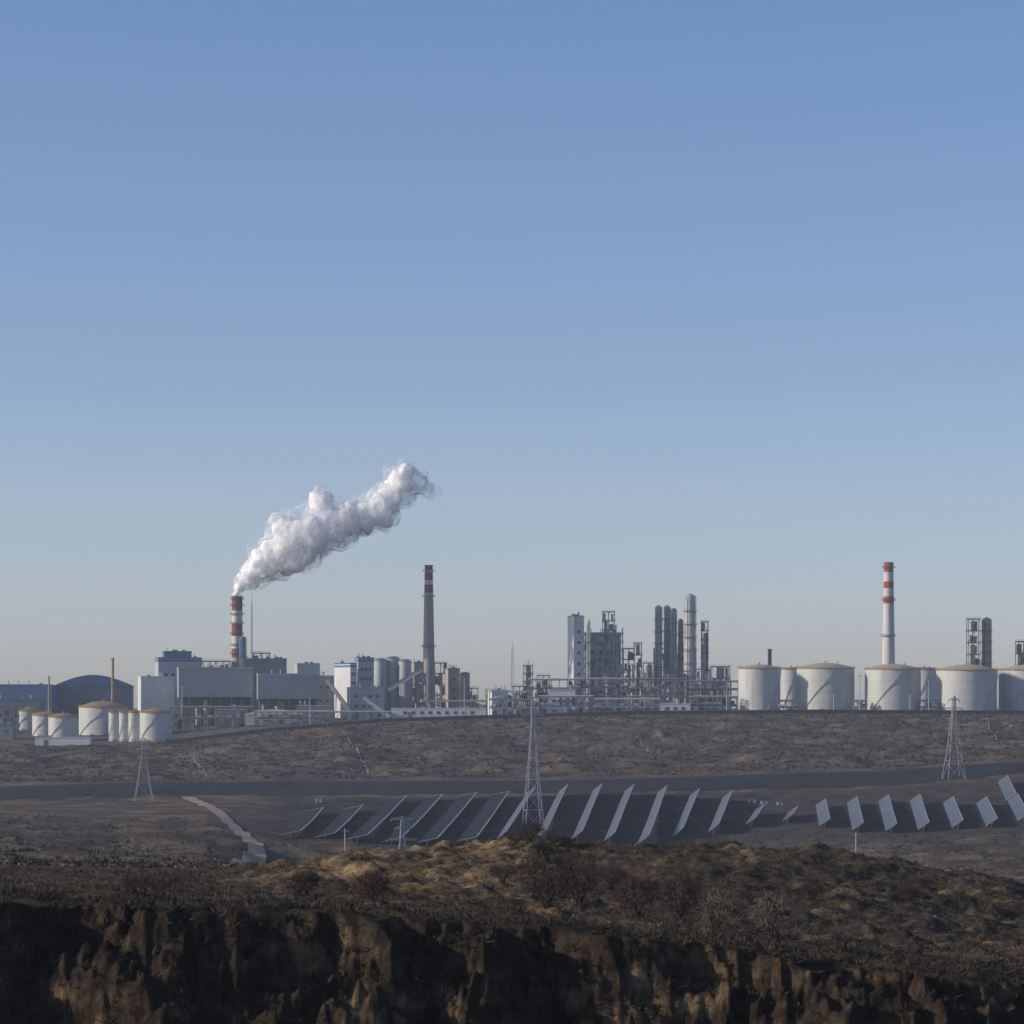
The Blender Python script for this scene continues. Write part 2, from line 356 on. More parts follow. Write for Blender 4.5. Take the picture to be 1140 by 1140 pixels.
tank(887,951,744,2215,'wide pale tank, second large one in the right-hand row, left of the striped chimney')
tank(963,1025,745,2205,'wide pale storage tank standing directly below the red and white striped chimney')
tank(1016,1042,745,2390,'pale tank peeking out behind, just right of the tank below the striped chimney',roof='rustroof')
tank(1042.5,1109.5,746,2200,'wide pale tank with its stair facing forward, behind the right-hand power pylon',stair=1)
tank(1112,1178,746,2215,'pale storage tank cut off by the right edge of the photo')
LG='storage tanks at the left end of the plant'
tank(18,46,791,2330,'small pale tank nearest the left end of the plant, behind the others','rustroof',LG,.25)
tank(36,66,796,2240,'low pale tank with rusty roof, second from the left end','rustroof',LG,.25)
tank(54,87,798,2170,'low pale tank with rusty roof in front, left of the wide left-hand tank','rustroof',LG,.25)
tank(88,142,787,2235,'widest pale tank with domed rusty roof in the left-hand group, below the ochre stack','rustroof',LG,.25)
for k,(a,b,Y_) in enumerate([(121,134,2165),(132.5,145,2160),(143,157,2155),(155.5,191,2150)]):
    tank(a,b,793,Y_,['slim upright pale tank at the left of a tight row of four','slim upright pale tank, second in the tight row of four','slim upright pale tank, third in the tight row of four beside the fat one','fatter pale tank closing the right end of the tight row of four'][k],'rustroof','tight row of upright tanks',.25)
def chimney(px,w0,w1,top,Y,label,bands,base_mat,plat=()):
    o,s,zt=T(px,Y,'chimney',label,'chimney','factory chimneys'); h=zt(top); r1=w1/2*s; r0=w0/2*s
    b=MB(); rad=lambda z: r0+(r1-r0)*z/h
    for (a,c,mi) in bands:
        b.cm=mi; za,zc=zt(a),zt(c); b.cyl((0,0,zc),(0,0,za),rad(zc),rad(za),24,False)
    b.cm=0; zc=zt(bands[-1][1]); b.cyl((0,0,0),(0,0,zc),rad(0),rad(zc),24,False)
    b.cm=3; b.ring((0,0),r1*.8,r1+.3,h-.6,h+.3,24); b.cyl((0,0,h-3),(0,0,h-2.8),r1*.9,n=20)
    b.build('shaft',[base_mat,M['red'],M['wpaint'],M['dark'],M['darkred']],o)
    for p in plat:
        z=zt(p); d=MB(); rr=rad(z); d.ring((0,0),rr-.1,rr+1.4,z-.2,z+.1,20)
        d.ring((0,0),rr+1.25,rr+1.4,z+1.1,z+1.3,20)
        for i in range(12):
            t=i*math.pi/6; d.bar(((rr+1.3)*math.cos(t),(rr+1.3)*math.sin(t),z),((rr+1.3)*math.cos(t),(rr+1.3)*math.sin(t),z+1.2),.15)
        d.build('platform',M['dark'],o)
    d=MB(); d.bar((-.5,-r0-.4,0),(-.5,-r1-.4,h),.14); d.bar((.5,-r0-.4,0),(.5,-r1-.4,h),.14)
    for k in range(int(h/2)):
        z=k*2+1; rr=rad(z); d.bar((-.5,-rr-.4,z),(.5,-rr-.4,z),.14)
    d.build('ladder',M['steel'],o)
    return o
chimney(477.3,15.5,8.8,629.5,2420,'tall tapering grey-brown concrete chimney with red top bands, no smoke',[(629.5,634,4),(634,637.5,2),(637.5,646,4),(646,651,2),(651,660,4),(660,664,2)],M['concrete'],(636,664,720))
chimney(989.3,16,10.5,626.5,2420,'slim white chimney with bold red and white bands at its top, behind the right tanks',[(626.5,637,1),(637,647.5,2),(647.5,655,1),(655,664,2),(664,672,1),(672,681,2)],M['wpaint'],(632,668,708))
chimney(264,13.5,11.5,664,2400,'steaming chimney in red and white bands above the boiler house',[(664,672,4),(672,680,4),(680,695,2),(695,708,4),(708,722,2),(722,732,4)],M['concrete'],(667,674,684,694,706,718,728))
def slim_stack(px,w,top,Y,label,m,name='flue_stack',cat='stack'):
    o,s,zt=T(px,Y,name,label,cat); h=zt(top); r=w/2*s
    b=MB().cyl((0,0,0),(0,0,h*.6),r*1.15,r,12).cyl((0,0,h*.6),(0,0,h),r,r*.9,12); b.build('pipe',m,o)
    d=MB(); d.ring((0,0),r*.9,r*1.6,h-.9,h-.5,12); d.build('collar',M['dark'],o)
    d=MB(); d.ring((0,0),r,r*1.7,h*.6,h*.6+.3,12); d.build('collar',M['dark'],o)
    for k in range(3):
        a=k*2.1+.4; d=MB().bar((0,0,h*.75),(math.cos(a)*h*.3,math.sin(a)*h*.3,.2),.08); d.build('guy_wire',M['steel'],o)
slim_stack(125.5,3.2,732.5,2300,'tall thin ochre stack rising above the widest left-hand tank',M['pipe_y'])
slim_stack(54.5,2.2,753,2300,'shorter thin ochre stack near the left edge',M['pipe_y'])
slim_stack(857,4.5,722.5,2450,'short brown stack poking up behind the leftmost right-hand tank',M['brown'])
def mast(px,top,Y,label,w=3.0,m='galv'):
    o,s,zt=T(px,Y,'lattice_mast',label,'mast'); h=zt(top); b=MB(); r=w/2*s; n=max(5,int(h/6))
    for i in (0,1,2,3):
        sx,sy=((-1,-1),(1,-1),(1,1),(-1,1))[i]; MB().bar((sx*r,sy*r,0),(sx*r*.3,sy*r*.3,h*.9),.32).build('leg',M[m],o)
    for k in range(n):
        z0,z1=h*.9*k/n,h*.9*(k+1)/n; q0=r*(1-.7*k/n);q1=r*(1-.7*(k+1)/n)
        b.bar((-q0,-q0,z0),(q1,-q1,z1),.16).bar((q0,-q0,z0),(-q1,-q1,z1),.16).bar((-q0,q0,z0),(-q1,-q1,z1),.16)
        b.bar((-q1,-q1,z1),(q1,-q1,z1),.16)
    b.build('bracing',M[m],o); MB().cyl((0,0,h*.9),(0,0,h),.3,.15,6).build('spike',M[m],o)
mast(280.3,658,2390,'thin pale mast standing right beside the steaming chimney',2.6)
mast(570.5,714,2400,'thin grey antenna mast between the concrete chimney and the white tower',4.5)
mast(588,735,2420,'dark slender lattice mast right of the antenna mast',6,'dark')
def lamp(px,top,Y,label):
    o,s,zt=T(px,Y,'lamp_mast',label,'lamp mast','lamp masts around the plant'); h=zt(top)
    MB().cyl((0,0,0),(0,0,h),.35,.18,8).build('pole',M['galv'],o); MB().cyl((0,0,h-.5),(0,0,h),.5,1.4,10).build('lamp_head',M['galv'],o)
for px,tp,l in [(517,753,'lamp mast right of the concrete chimney'),(928,770,'thin lamp mast in front of the second large right-hand tank'),(1013,771,'thin lamp mast in front of the tank below the striped chimney'),(957,752,'lamp mast in the gap left of the tank below the striped chimney'),(1034,756,'lamp mast in the gap left of the tank behind the pylon'),(809,758,'lamp mast left of the right-hand tank row'),(203,762,'lamp mast in front of the grey boiler house box'),(345,775,'lamp mast in front of the long low base of the boiler house')]:
    lamp(px,tp,2150,l)
def building(p0,p1,top,Y,D,label,wall='white',roof='pale',rz=0.,win=(0,0),name='factory_building',cat='building',group=None,slab=1.0,trim=None,bottom=None,gable=0,winfrac=(.1,.9,.25,.9)):
    pc=(p0+p1)/2; o,s,zt=T(pc,Y,name,label,cat,group,rz); span=(p1-p0)*s; W=(span-D*math.sin(abs(rz)))/math.cos(rz); h=zt(top)
    zb=0 if bottom is None else zt(bottom)
    b=MB().box(-W/2,W/2,-D/2,D/2,zb,h-slab); b.build('wall',M[wall],o)
    if gable:
        d=MB(); n=10; hh=gable*s; vs=[]
        for y in (-D/2-.4,D/2+.4):
            for i in range(n+1):
                t=i/n; vs.append(((t-.5)*(W+1),y,h-slab+.02+hh*math.sin(math.pi*t)))
            vs+= [(W/2+.5,y,h-slab-.4),(-W/2-.5,y,h-slab-.4)]
        k=n+3; d.add(vs,[(i,i+1,i+1+k,i+k) for i in range(n)]+[tuple(range(k)),tuple(reversed(range(k,2*k)))]); ro=d.build('roof',M[roof],o)
    else:
        d=MB().box(-W/2-.25,W/2+.25,-D/2-.25,D/2+.25,h-slab,h-slab*.3); d.box(-W/2-.25,W/2+.25,-D/2-.25,-D/2+.1,h-slab*.3,h); d.box(-W/2-.25,-W/2+.1,-D/2+.1,D/2+.25,h-slab*.3,h); ro=d.build('roof',M[roof],o)
    rs=random.Random(int(p0*10+top))
    if not gable:
        for k in range(rs.randint(2,5)):
            x=rs.uniform(-W*.4,W*.4); y=rs.uniform(-D*.3,D*.3); v=MB()
            if rs.random()<.5: v.box(x-1.2,x+1.2,y-1,y+1,h-slab*.35,h+1.2); v.build('roof_unit',M['steel'],ro)
            else: v.cyl((x,y,h-slab*.35),(x,y,h+2.5),.4,n=8); v.cyl((x,y,h+2.5),(x,y,h+3),.75,.2,8); v.build('vent',M['galv'],ro)
    if zb>0:
        b=MB(); n=max(2,int(W/7))
        for i in range(n+1):
            x=-W/2+.4+(W-.8)*i/n
            for y in (-D/2+.4,D/2-.4): b.bar((x,y,0),(x,y,zb),.6)
            b.bar((x,-D/2+.4,zb-.5),(x,D/2-.4,zb-.5),.4)
        for i in range(n):
            x0=-W/2+.4+(W-.8)*i/n;x1=-W/2+.4+(W-.8)*(i+1)/n
            for q in (.35,.68): b.bar((x0,-D/2+.4,zb*q),(x1,-D/2+.4,zb*q),.4)
        b.build('column_frame',M['steel'],o)
        MB().box(-W*.46,W*.46,-D*.25,D*.25,0,zb).build('bay_shade_block',M['shade'],o)  # solid block whose dark colour stands in for shade under the building
        for i in range(6):
            x=rs.uniform(-W*.42,W*.42); r=rs.uniform(1,2.2); MB().cyl((x,-D*.36,0),(x,-D*.36,zb*rs.uniform(.4,.9)),r,n=12).build('vessel',M[rs.choice(['silver','pale','steel'])],o)
    if trim:
        MB().box(-W/2-.15,W/2+.15,-D/2-.15,D/2+.15,h-slab-2.2,h-slab-.8).build('trim_band',M[trim],o)
    rws,cls=win; a0,a1,b0,b1=winfrac
    for r_ in range(rws):
        for c_ in range(cls):
            x=(-.5+a0+(a1-a0)*(c_+.5)/cls)*W; z=zb+(h-slab-zb)*(b0+(b1-b0)*(r_+.5)/rws); ww=min(1.3,W/cls*.28); hh=min(1.0,(h-zb)/rws*.24)
            f=MB().box(x-ww,x+ww,-D/2-.12,-D/2+.02,z-hh,z+hh).build('window',M['glass'],o)
            MB().box(x-ww-.2,x+ww+.2,-D/2-.3,-D/2+.01,z-hh-.35,z-hh).build('sill',M['pale'],f)
    if zb==0: MB().box(-W*.3-1.5,-W*.3+1.5,-D/2-.1,-D/2+.02,0.3,4).build('door',M['bluegrey'],o)
    return o,W,h,D
B=building
B(-40,62,762,2450,40,'long dark blue shed at the left edge behind the tanks','blue','blue',0,(1,8),'warehouse','warehouse',slab=1.2)
B(58,152,763,2500,60,'dark blue shed with a wide arched roof behind the left tanks','bluegrey','blue',R(6),(1,6),'warehouse','warehouse',gable=12,slab=.5)
B(-30,48,778,2380,26,'low blue-roofed shed at the left edge in front of the long one','bluegrey','blue',0,(1,6),'warehouse','warehouse')
B(40,101,820.5,2120,10,'very low white shed in front of the left-hand tanks','white','white',0,(0,0),'shed','shed',slab=.6)
B(-20,16,806,2200,14,'small dark pump house at the left edge','green','bluegrey',0,(1,3),'pump_house','pump house')
B(151.5,196,753,2330,26,'white windowless block at the left end of the boiler house','white','white',R(12),(0,0),slab=.8)
B(171,226,732,2400,26,'upper white boiler house block with blue roof structures','pale','blue',R(12),(2,5),trim='blue')
B(180,214,725,2405,14,'blue rooftop penthouse on the upper boiler house block','blue','blue',R(12),(1,3),slab=.6)
B(195,283,743,2300,34,'large plain grey box of the boiler house raised on steel columns','grey','pale',R(8),(0,0),bottom=776)
B(283,357,750,2290,30,'second lower grey box right of the large one, raised on columns','grey','pale',R(8),(0,0),bottom=778)
B(327,357,738.5,2360,20,'pale stair tower rising behind the second grey box','pale','pale',R(10),(3,2))
B(268,320,733,2390,20,'grey equipment deck beside the foot of the steaming chimney','green','steel',R(8),(2,4))
B(352,371,752,2350,18,'narrow grey-green annex at the right end of the boiler house','green','grey',0,(2,2))
B(240,276,789,2262,9,'small low grey-green building below the large grey box','green','grey',0,(1,4),slab=.8)
B(330,368,785,2260,9,'small low grey-green building below the second grey box','green','grey',0,(1,4),slab=.8)
B(274,338,794,2215,16,'low shed with curved white roof in front of the boiler house','pale','white',0,(0,0),'shed','shed',gable=5,slab=.5)
B(371.5,398,738,2330,26,'tall white building with blue roof edge right of the boiler house','white','blue',R(30),(4,2),trim='blue')
B(394,417,732,2350,22,'white building with rows of windows joined to the blue-edged one','pale','blue',R(10),(4,3),trim='blue')
B(386,428,765,2290,14,'pale lower block between the conveyors','pale','pale',R(10),(2,4))
B(436,541,788,2230,12,'long low white shed below the concrete chimney','white','white',0,(1,9),'shed','shed',slab=.7)
B(458,472,737,2400,14,'grey-brown block tight left of the concrete chimney','concrete','steel',R(10),(4,1))
B(495,512,744,2440,14,'small pale tower block right of the concrete chimney','concrete','steel',R(12),(3,1))
B(543,566,768,2290,12,'small white control building left of the pipe racks','white','pale',R(15),(2,3))
B(632,650,685.5,2420,13,'tall narrow white tower block at the left of the process towers','white','pale',R(20),(6,1))
B(735,768,783,2190,9,'small white hut in front of the pipe racks','white','white',0,(1,3),'shed','shed',slab=.5)
B(611,640,767,2260,10,'white cabinets building inside the pipe racks','white','pale',0,(1,4))
def silo(p0,p1,top,Y,label,m='pale'):
    o,s,zt=T((p0+p1)/2,Y,'silo',label,'silo','tall silos'); r=(p1-p0)/2*s; h=zt(top)
    MB().cyl((0,0,0),(0,0,h),r,n=28,cap=False).build('shell',M[m],o)
    d=MB().cyl((0,0,h),(0,0,h+r*.35),r,r*.25,28); d.build('roof',M['steel'],o)
    d=MB(); d.ring((0,0),r-.05,r+.5,h-.1,h+.2,24); d.ring((0,0),r+.35,r+.5,h+1.1,h+1.3,24)
    for i in range(8): d.bar(((r+.42)*math.cos(i*.785),(r+.42)*math.sin(i*.785),h),((r+.42)*math.cos(i*.785),(r+.42)*math.sin(i*.785),h+1.2),.14)
    d.build('railing',M['steel'],o)
    MB().bar((-r-.4,-.5,0),(-r-.4,-.5,h),.5,.2).build('ladder',M['steel'],o)
silo(416,431,735,2380,'leftmost of three tall pale silos beside the white buildings')
silo(430,445,733,2385,'middle of three tall pale silos beside the white buildings')
silo(443.5,458,736,2380,'rightmost of three tall pale silos left of the concrete chimney')
silo(512,523,750,2430,'small grey silo right of the concrete chimney','concrete')
def conveyor(a,b,Y,label,w=3.2):
    o,s,zt=T(a[0],Y,'conveyor',label,'conveyor','inclined conveyor galleries')
    p=(0,0,zt(a[1])); q=((b[0]-a[0])*s,0,zt(b[1]))
    MB().bar(p,q,w,3.0).build('gallery',M['pale'],o)
    MB().bar((p[0],0,p[2]+1.7),(q[0],0,q[2]+1.7),w+.6,.3).build('roof',M['bluegrey'],o)
    for k in range(4):
        t=(k+.5)/4; x=p[0]+(q[0]-p[0])*t; z=p[2]+(q[2]-p[2])*t-1.4
        if z>1: MB().bar((x-1,-1,0),(x,-1,z),.35).bar((x+1,1,0),(x,1,z),.35).bar((x,-1,z),(x,1,z),.3).build('trestle',M['steel'],o)
conveyor((364,757),(391,794),2270,'white inclined conveyor running down beside the blue-edged building')
conveyor((404,776),(434,798),2240,'shorter inclined conveyor right of the pale lower block')
conveyor((432,768),(470,745),2300,'conveyor gallery climbing towards the concrete chimney')
def pipe_rack(p0,p1,top,Y,levels,label,seed):
    rs=random.Random(seed); o,s,zt=T((p0+p1)/2,Y,'pipe_rack',label,'pipe rack','steel pipe racks'); W=(p1-p0)*s; h=zt(top); D=7.
    b=MB(); n=max(3,int(W/5))
    for i in range(n+1):
        x=-W/2+W*i/n
        for y in (-D/2,D/2): b.bar((x,y,0),(x,y,h),.42)
        for l in range(levels): b.bar((x,-D/2,h*(l+1)/levels-.3),(x,D/2,h*(l+1)/levels-.3),.35)
        if i<n and i%2==0: b.bar((x,-D/2,0),(x+W/n,-D/2,h/levels),.25)
    for l in range(levels):
        for y in (-D/2,D/2): b.bar((-W/2,y,h*(l+1)/levels-.3),(W/2,y,h*(l+1)/levels-.3),.3)
    b.build('steel_frame',M['steel'],o)
    for l in range(levels):
        z=h*(l+1)/levels
        for k in range(4):
            r=rs.choice([.25,.4,.5,.65]); y=-D/2+.9+k*1.7; m=rs.choice(['silver','steel','galv','brown','dark','grey','steel'])
            MB().cyl((-W/2-.5*rs.random(),y,z+r),(W/2+.5*rs.random(),y,z+r),r,n=8).build('pipe',M[m],o)
        zl=h*l/levels+.3
        for q in range(max(1,int(W/4))):
            x=rs.uniform(-W*.46,W*.46); hh=h/levels*rs.uniform(.4,.9)
            if rs.random()<.35: MB().cyl((x-1.8,-1.2,zl+1.2),(x+1.8,-1.2,zl+1.2),1.1,n=12).build('vessel',M[rs.choice(['silver','grey'])],o)
            else: MB().box(x-rs.uniform(.6,2.4),x+1.2,-2,2,zl,zl+hh).build('equipment',M[rs.choice(['grey','steel','green','shade','pale','shade'])],o)
for k,(a,b_,t_,y_,lv,l) in enumerate([(190,282,788,2240,2,'low pipe rack below the large grey boiler house box'),(284,372,793,2200,2,'low pipe rack left of the central works'),
   (545,590,770,2250,3,'pipe rack section farthest left in the central pipe racks'),(588,640,757,2300,4,'pipe rack section below the tall white tower block'),
   (640,700,756,2310,4,'pipe rack section below the stepped process tower'),(700,764,757,2300,4,'pipe rack section below the distillation columns'),(764,822,759,2310,4,'pipe rack section ending at the right-hand tanks'),
   (600,660,776,2200,2,'front low pipe rack left of the small white hut'),(662,734,779,2190,2,'front low pipe rack directly left of the small white hut'),(768,820,776,2200,2,'front low pipe rack right of the small white hut'),
   (-20,20,790,2290,3,'pipe rack at the left edge of the photo'),(868,890,781,2190,2,'small pipe rack between the first two large right-hand tanks'),(950,964,781,2190,2,'small pipe rack left of the tank below the striped chimney'),(372,436,793,2220,1,'low pipe rack in front of the white buildings'),(1024,1043,781,2190,2,'small pipe rack left of the tank behind the pylon'),
   (470,545,781,2300,2,'pipe rack behind the long low white shed')]):
    pipe_rack(a,b_,t_,y_,lv,l,k)
def process_tower(p0,p1,top,Y,levels,label,seed,vessels=3,steel='steel',D=None,step=None):
    rs=random.Random(seed); o,s,zt=T((p0+p1)/2,Y,'process_tower',label,'process tower','open steel process towers'); W=(p1-p0)*s; h=zt(top); D=D or min(W,14)
    b=MB(); nx=max(1,round(W/5))
    xs=[-W/2+W*i/nx for i in range(nx+1)]
    H_=[h]*(nx+1)
    if step: H_=[h*step[min(i,len(step)-1)] for i in range(nx+1)]
    for i,x in enumerate(xs):
        for y in (-D/2,D/2): b.bar((x,y,0),(x,y,H_[i]),.5)
    for l in range(levels):
        z=h*(l+1)/levels-.3
        for i in range(nx):
            if z<min(H_[i],H_[i+1])+.1:
                for y in (-D/2,D/2): b.bar((xs[i],y,z),(xs[i+1],y,z),.4)
                if (i+l)%2==0: b.bar((xs[i],-D/2,z-h/levels+.3),(xs[i+1],-D/2,z),.25)
                else: b.bar((xs[i+1],-D/2,z-h/levels+.3),(xs[i],-D/2,z),.25)
    b.build('steel_frame',M[steel],o)
    for l in range(levels):
        z=h*(l+1)/levels; js=[i for i in range(nx) if z<=min(H_[i],H_[i+1])+.2]
        if not js: continue
        x0,x1=xs[js[0]],xs[js[-1]+1]
        d=MB().box(x0-.8,x1+.8,-D/2-.9,D/2+.9,z,z+.25); d.bar((x0-.8,-D/2-.85,z+1.2),(x1+.8,-D/2-.85,z+1.2),.16)
        k=int((x1-x0)/2)+1
        for q in range(k+1): xx=x0-.7+(x1-x0+1.4)*q/k; d.bar((xx,-D/2-.85,z),(xx,-D/2-.85,z+1.2),.14)
        d.build('platform',M[steel],o)
        lh=h/levels
        for q in range(max(1,len(js))):
            if rs.random()<.8 and l>0:
                x=rs.uniform(x0+.8,max(x0+1,x1-.8)); ww=rs.uniform(.7,2.2); zz=z-lh+.3; MB().box(max(x0,x-ww),min(x1,x+ww),-D*.4,D*.2,zz,zz+lh*rs.uniform(.45,.9)).build('equipment',M[rs.choice(['pale','steel','grey','green','silver'])],o)
    for v in range(vessels):
        x=xs[0]+W*(v+.5)/vessels+rs.uniform(-.4,.4); r=min(W/vessels*.3,rs.uniform(1.,2.4)); z0=h*rs.choice([0,.1,.3]); z1=min(h*rs.uniform(.55,.97),H_[min(nx,int((x+W/2)/W*nx))]*.98)
        m=rs.choice(['silver','pale','silver','concrete']); d=MB().cyl((x,0,z0),(x,0,z1),r,n=16); d.dome((x,0,z1),r,r*.6,16,3); d.build('vessel',M[m],o)
    for v in range(4):
        x=rs.uniform(-W*.45,W*.45); d=MB().cyl((x,-D/2-.6,0),(x,-D/2-.6,h*rs.uniform(.4,.9)),.4,n=8); d.build('pipe',M[rs.choice(['silver','brown','galv'])],o)
    MB().bar((-W/2,-D/2-1.2,0),(W/2,-D/2-1.2,h/levels),.7,.3).bar((W/2,-D/2-1.2,h/levels),(-W/2,-D/2-1.2,2*h/levels),.7,.3).build('stair',M[steel],o)
    return o,W,h,D,xs
process_tower(650,693,697,2430,11,'broad stepped grey process tower right of the white tower block',31,5,'galv',12,[.93,.93,.88,.96,1.0,1.0,.98,.95])
B(651,691,704,2448,9,'pale panelled core inside the broad stepped process tower','grey','pale',R(4),(7,6))
process_tower(671,684,681,2436,11,'narrow peaked frame topping the broad stepped process tower',33,2,'galv',7)
process_tower(541,560,768,2330,4,'small frame at the left of the central pipe racks',5,2)
process_tower(571,592,764,2350,4,'small equipment frame around the two thin masts',6,3)
process_tower(583,593,741,2440,6,'slim dark process tower below the dark lattice mast',61,1,'dark',6)
process_tower(598,612,752,2360,4,'low frame among the pipe racks left of the tall white tower block',62,2,'steel',8)
process_tower(694,706,722,2440,6,'small dark tower between the stepped tower and the columns',7,1,'dark')
process_tower(706,714,716,2450,6,'slender brownish tower just left of the distillation columns',8,1,'brown')
process_tower(716,728,738,2420,5,'short frame left of the distillation columns',9,2)
process_tower(781,788,692,2440,10,'slender lattice process tower right of the tallest column',10,1,'dark',5)
process_tower(728,762,722,2455,6,'steel frame standing behind the close-set distillation columns',41,3,'steel',8)
process_tower(672,700,748,2350,4,'low frame in front of the stepped process tower',63,3,'steel',8)
process_tower(740,766,747,2350,4,'low frame in front of the distillation columns',64,3,'steel',8)
process_tower(772,790,745,2350,4,'low frame at the foot of the slender lattice tower',65,2,'steel',8)
process_tower(792,812,742,2440,4,'low equipment frame between the columns and the tanks',12,3)
process_tower(1077,1090,689,2430,8,'dark open lattice tower right of the striped chimney, left one of a pair',13,1,'steel')
process_tower(484,497,738,2450,5,'dark small frame touching the right side of the concrete chimney',14,1,'dark')
process_tower(518,532,766,2400,3,'low equipment frame right of the small grey silo',15,2)
process_tower(1132,1150,714,2440,6,'brown frame tower cut off by the right edge',16,2,'brown')
process_tower(-15,18,786,2330,3,'grey equipment frame at the left edge behind the pump house',17,3)
process_tower(226,256,736,2390,4,'grey equipment frame left of the steaming chimney foot',18,3)
process_tower(282,300,727,2392,5,'small frame right of the thin mast by the steaming chimney',19,2,'steel',8)
process_tower(404,440,744,2400,5,'frame between the white buildings and the silos',20,3,'steel',8)
process_tower(458,474,750,2370,4,'grey frame in front of the concrete chimney foot',22,2,'steel',8)
def column(px,w,top,Y,label,m='silver',np_=4):
    o,s,zt=T(px,Y,'distillation_column',label,'distillation column','distillation columns'); h=zt(top); r=w/2*s
    b=MB().cyl((0,0,0),(0,0,h*.55),r*1.05,n=20,cap=False).cyl((0,0,h*.55),(0,0,h*.58),r*1.05,r*.92,20,False).cyl((0,0,h*.58),(0,0,h-r*.7),r*.92,n=20,cap=False); b.dome((0,0,h-r*.7),r*.92,r*.7,20,4); b.build('shell',M[m],o)
    for k in range(np_):
        z=h*(.3+.66*k/np_)+ (px%3); d=MB().ring((0,0),r*.9,r+1.1,z,z+.25,18)
        d.ring((0,0),r+1.,r+1.12,z+1.1,z+1.25,18)
        for i in range(9): t=i*.7; d.bar(((r+1.05)*math.cos(t),(r+1.05)*math.sin(t),z),((r+1.05)*math.cos(t),(r+1.05)*math.sin(t),z+1.2),.12)
        d.build('platform',M['dark'],o)
    MB().bar((-r*.5,-r-.5,0),(-r*.5,-r-.5,h*.95),.5,.2).build('ladder',M['dark'],o)
    MB().cyl((r*.9,-r*.8,h*.2),(r*.9,-r*.8,h*.98),.35,n=8).cyl((r*.9,-r*.8,h*.98),(0,0,h+.2),.35,n=8).build('vapour_pipe',M['silver'],o)
column(733,8.5,674,2430,'leftmost of the four close-set slim distillation columns','grey',6)
column(742.5,8,674,2445,'second from left of the four close-set slim distillation columns','concrete',6)
column(750,7,677,2430,'third from left of the four close-set slim distillation columns','grey',6)
column(757.5,6,689,2440,'shortest and rightmost of the four close-set slim distillation columns','grey',5)
column(768.3,13.5,661,2425,'tallest and thickest distillation column, pale with a rounded top','silver',6)
column(1098,11,687.5,2435,'round-topped brownish column, right one of the pair right of the striped chimney','concrete',6)
column(786.5,3.5,705,2450,'thin column beside the slender lattice process tower','concrete',3)
column(270.5,9,708,2385,'blue scrubber vessel right against the steaming chimney','blue',3)
column(655,4,690,2405,'thin vertical vessel against the tall white tower block','silver',3)
def perim():
    o=bpy.data.objects.new('perimeter_wall',None); C.objects.link(o)
    o.location=(0,2112,gz(0,2112)); tag(o,'dark perimeter wall running along the edge of the plateau below the plant','wall')
    us=np.arange(185,1300,5.); b=MB(); cpg=MB(); pts=[]
    for u_ in us:
        x=(u_-570)/F*2112; pts.append((x,0,gz(x,2112)-o.location.z))
    for a,c in zip(pts,pts[1:]):
        h=2.4; b.add([(a[0],-.15,a[2]-.8),(c[0],-.15,c[2]-.8),(c[0],-.15,c[2]+h),(a[0],-.15,a[2]+h),(a[0],.15,a[2]-.8),(c[0],.15,c[2]-.8),(c[0],.15,c[2]+h),(a[0],.15,a[2]+h)],[(0,1,2,3),(5,4,7,6),(3,2,6,7)])
        cpg.bar((a[0],0,a[2]+h+.1),(c[0],0,c[2]+h+.1),.5,.2)
    b.build('panel',M['wall'],o); cpg.build('coping',M['dark'],o)
    for k,a in enumerate(pts[::3]): MB().box(a[0]-.25,a[0]+.25,-.35,.35,a[2]-.5,a[2]+2.9).build('post',M['dark'],o)
perim()
# ------------------------------------------------------------------ pylons
def pylon(px,top,Y,label,arms,bw=9.,th=.3):
    o,s,zt=T(px,Y,'power_pylon',label,'power pylon','lattice power pylons',R(12)); h=zt(top); r0=bw*s; r1=1.7*s
    f=lambda z: r1+(r0-r1)*max(0,1-z/(h*.82))**1.2 if z<h*.93 else r1*max(.15,(h-z)/(h*.07))
    zs=[0]
    while zs[-1]<h*.97: zs.append(min(h*.985,zs[-1]+max(f(zs[-1])*2.1,3.*s)))
    for sx,sy in ((-1,-1),(1,-1),(1,1),(-1,1)):
        b=MB()
        for a,c in zip(zs,zs[1:]): b.bar((sx*f(a),sy*f(a),a),(sx*f(c),sy*f(c),c),th)
        b.build('leg',M['pylon'],o)
    b=MB()
    for a,c in zip(zs,zs[1:]):
        p,q=f(a),f(c)
        for (ax,ay,bx,by) in ((-1,-1,1,-1),(1,-1,1,1),(1,1,-1,1),(-1,1,-1,-1)):
            b.bar((ax*p,ay*p,a),(bx*q,by*q,c),th*.5)
            if by==-1 and ay==-1: b.bar((bx*p,by*p,a),(ax*q,ay*q,c),th*.5)
            b.bar((ax*q,ay*q,c),(bx*q,by*q,c),th*.5)
    b.build('bracing',M['pylon'],o)
    for (py,hw) in arms:
        z=zt(py); w=hw*s; d=MB()
        for sg in (-1,1):
            for yy in (-1,1):
                d.bar((0,yy*r1*.6,z-.2*s),(sg*w,0,z),th*1.1); d.bar((0,yy*r1*.6,z+2.8*s),(sg*w,0,z),th*.8)
            for q in (.35,.65): d.bar((sg*w*q,0,z-.1*s),(sg*w*q,0,z+2.8*s*(1-q)),th*.6)
        a_=d.build('crossarm',M['pylon'],o)
        for sg in (-1,1): MB().cyl((sg*w*.97,0,z),(sg*w*.97,0,z-3.2*s),.16,n=6).build('insulator',M['dark'],a_)
pylon(593.5,775,hit(593,924,1180,1480),'tallest lattice power pylon, centre of the photo among the solar rows',[(783,8),(796,13),(810,10),(824,12)],11,.27)
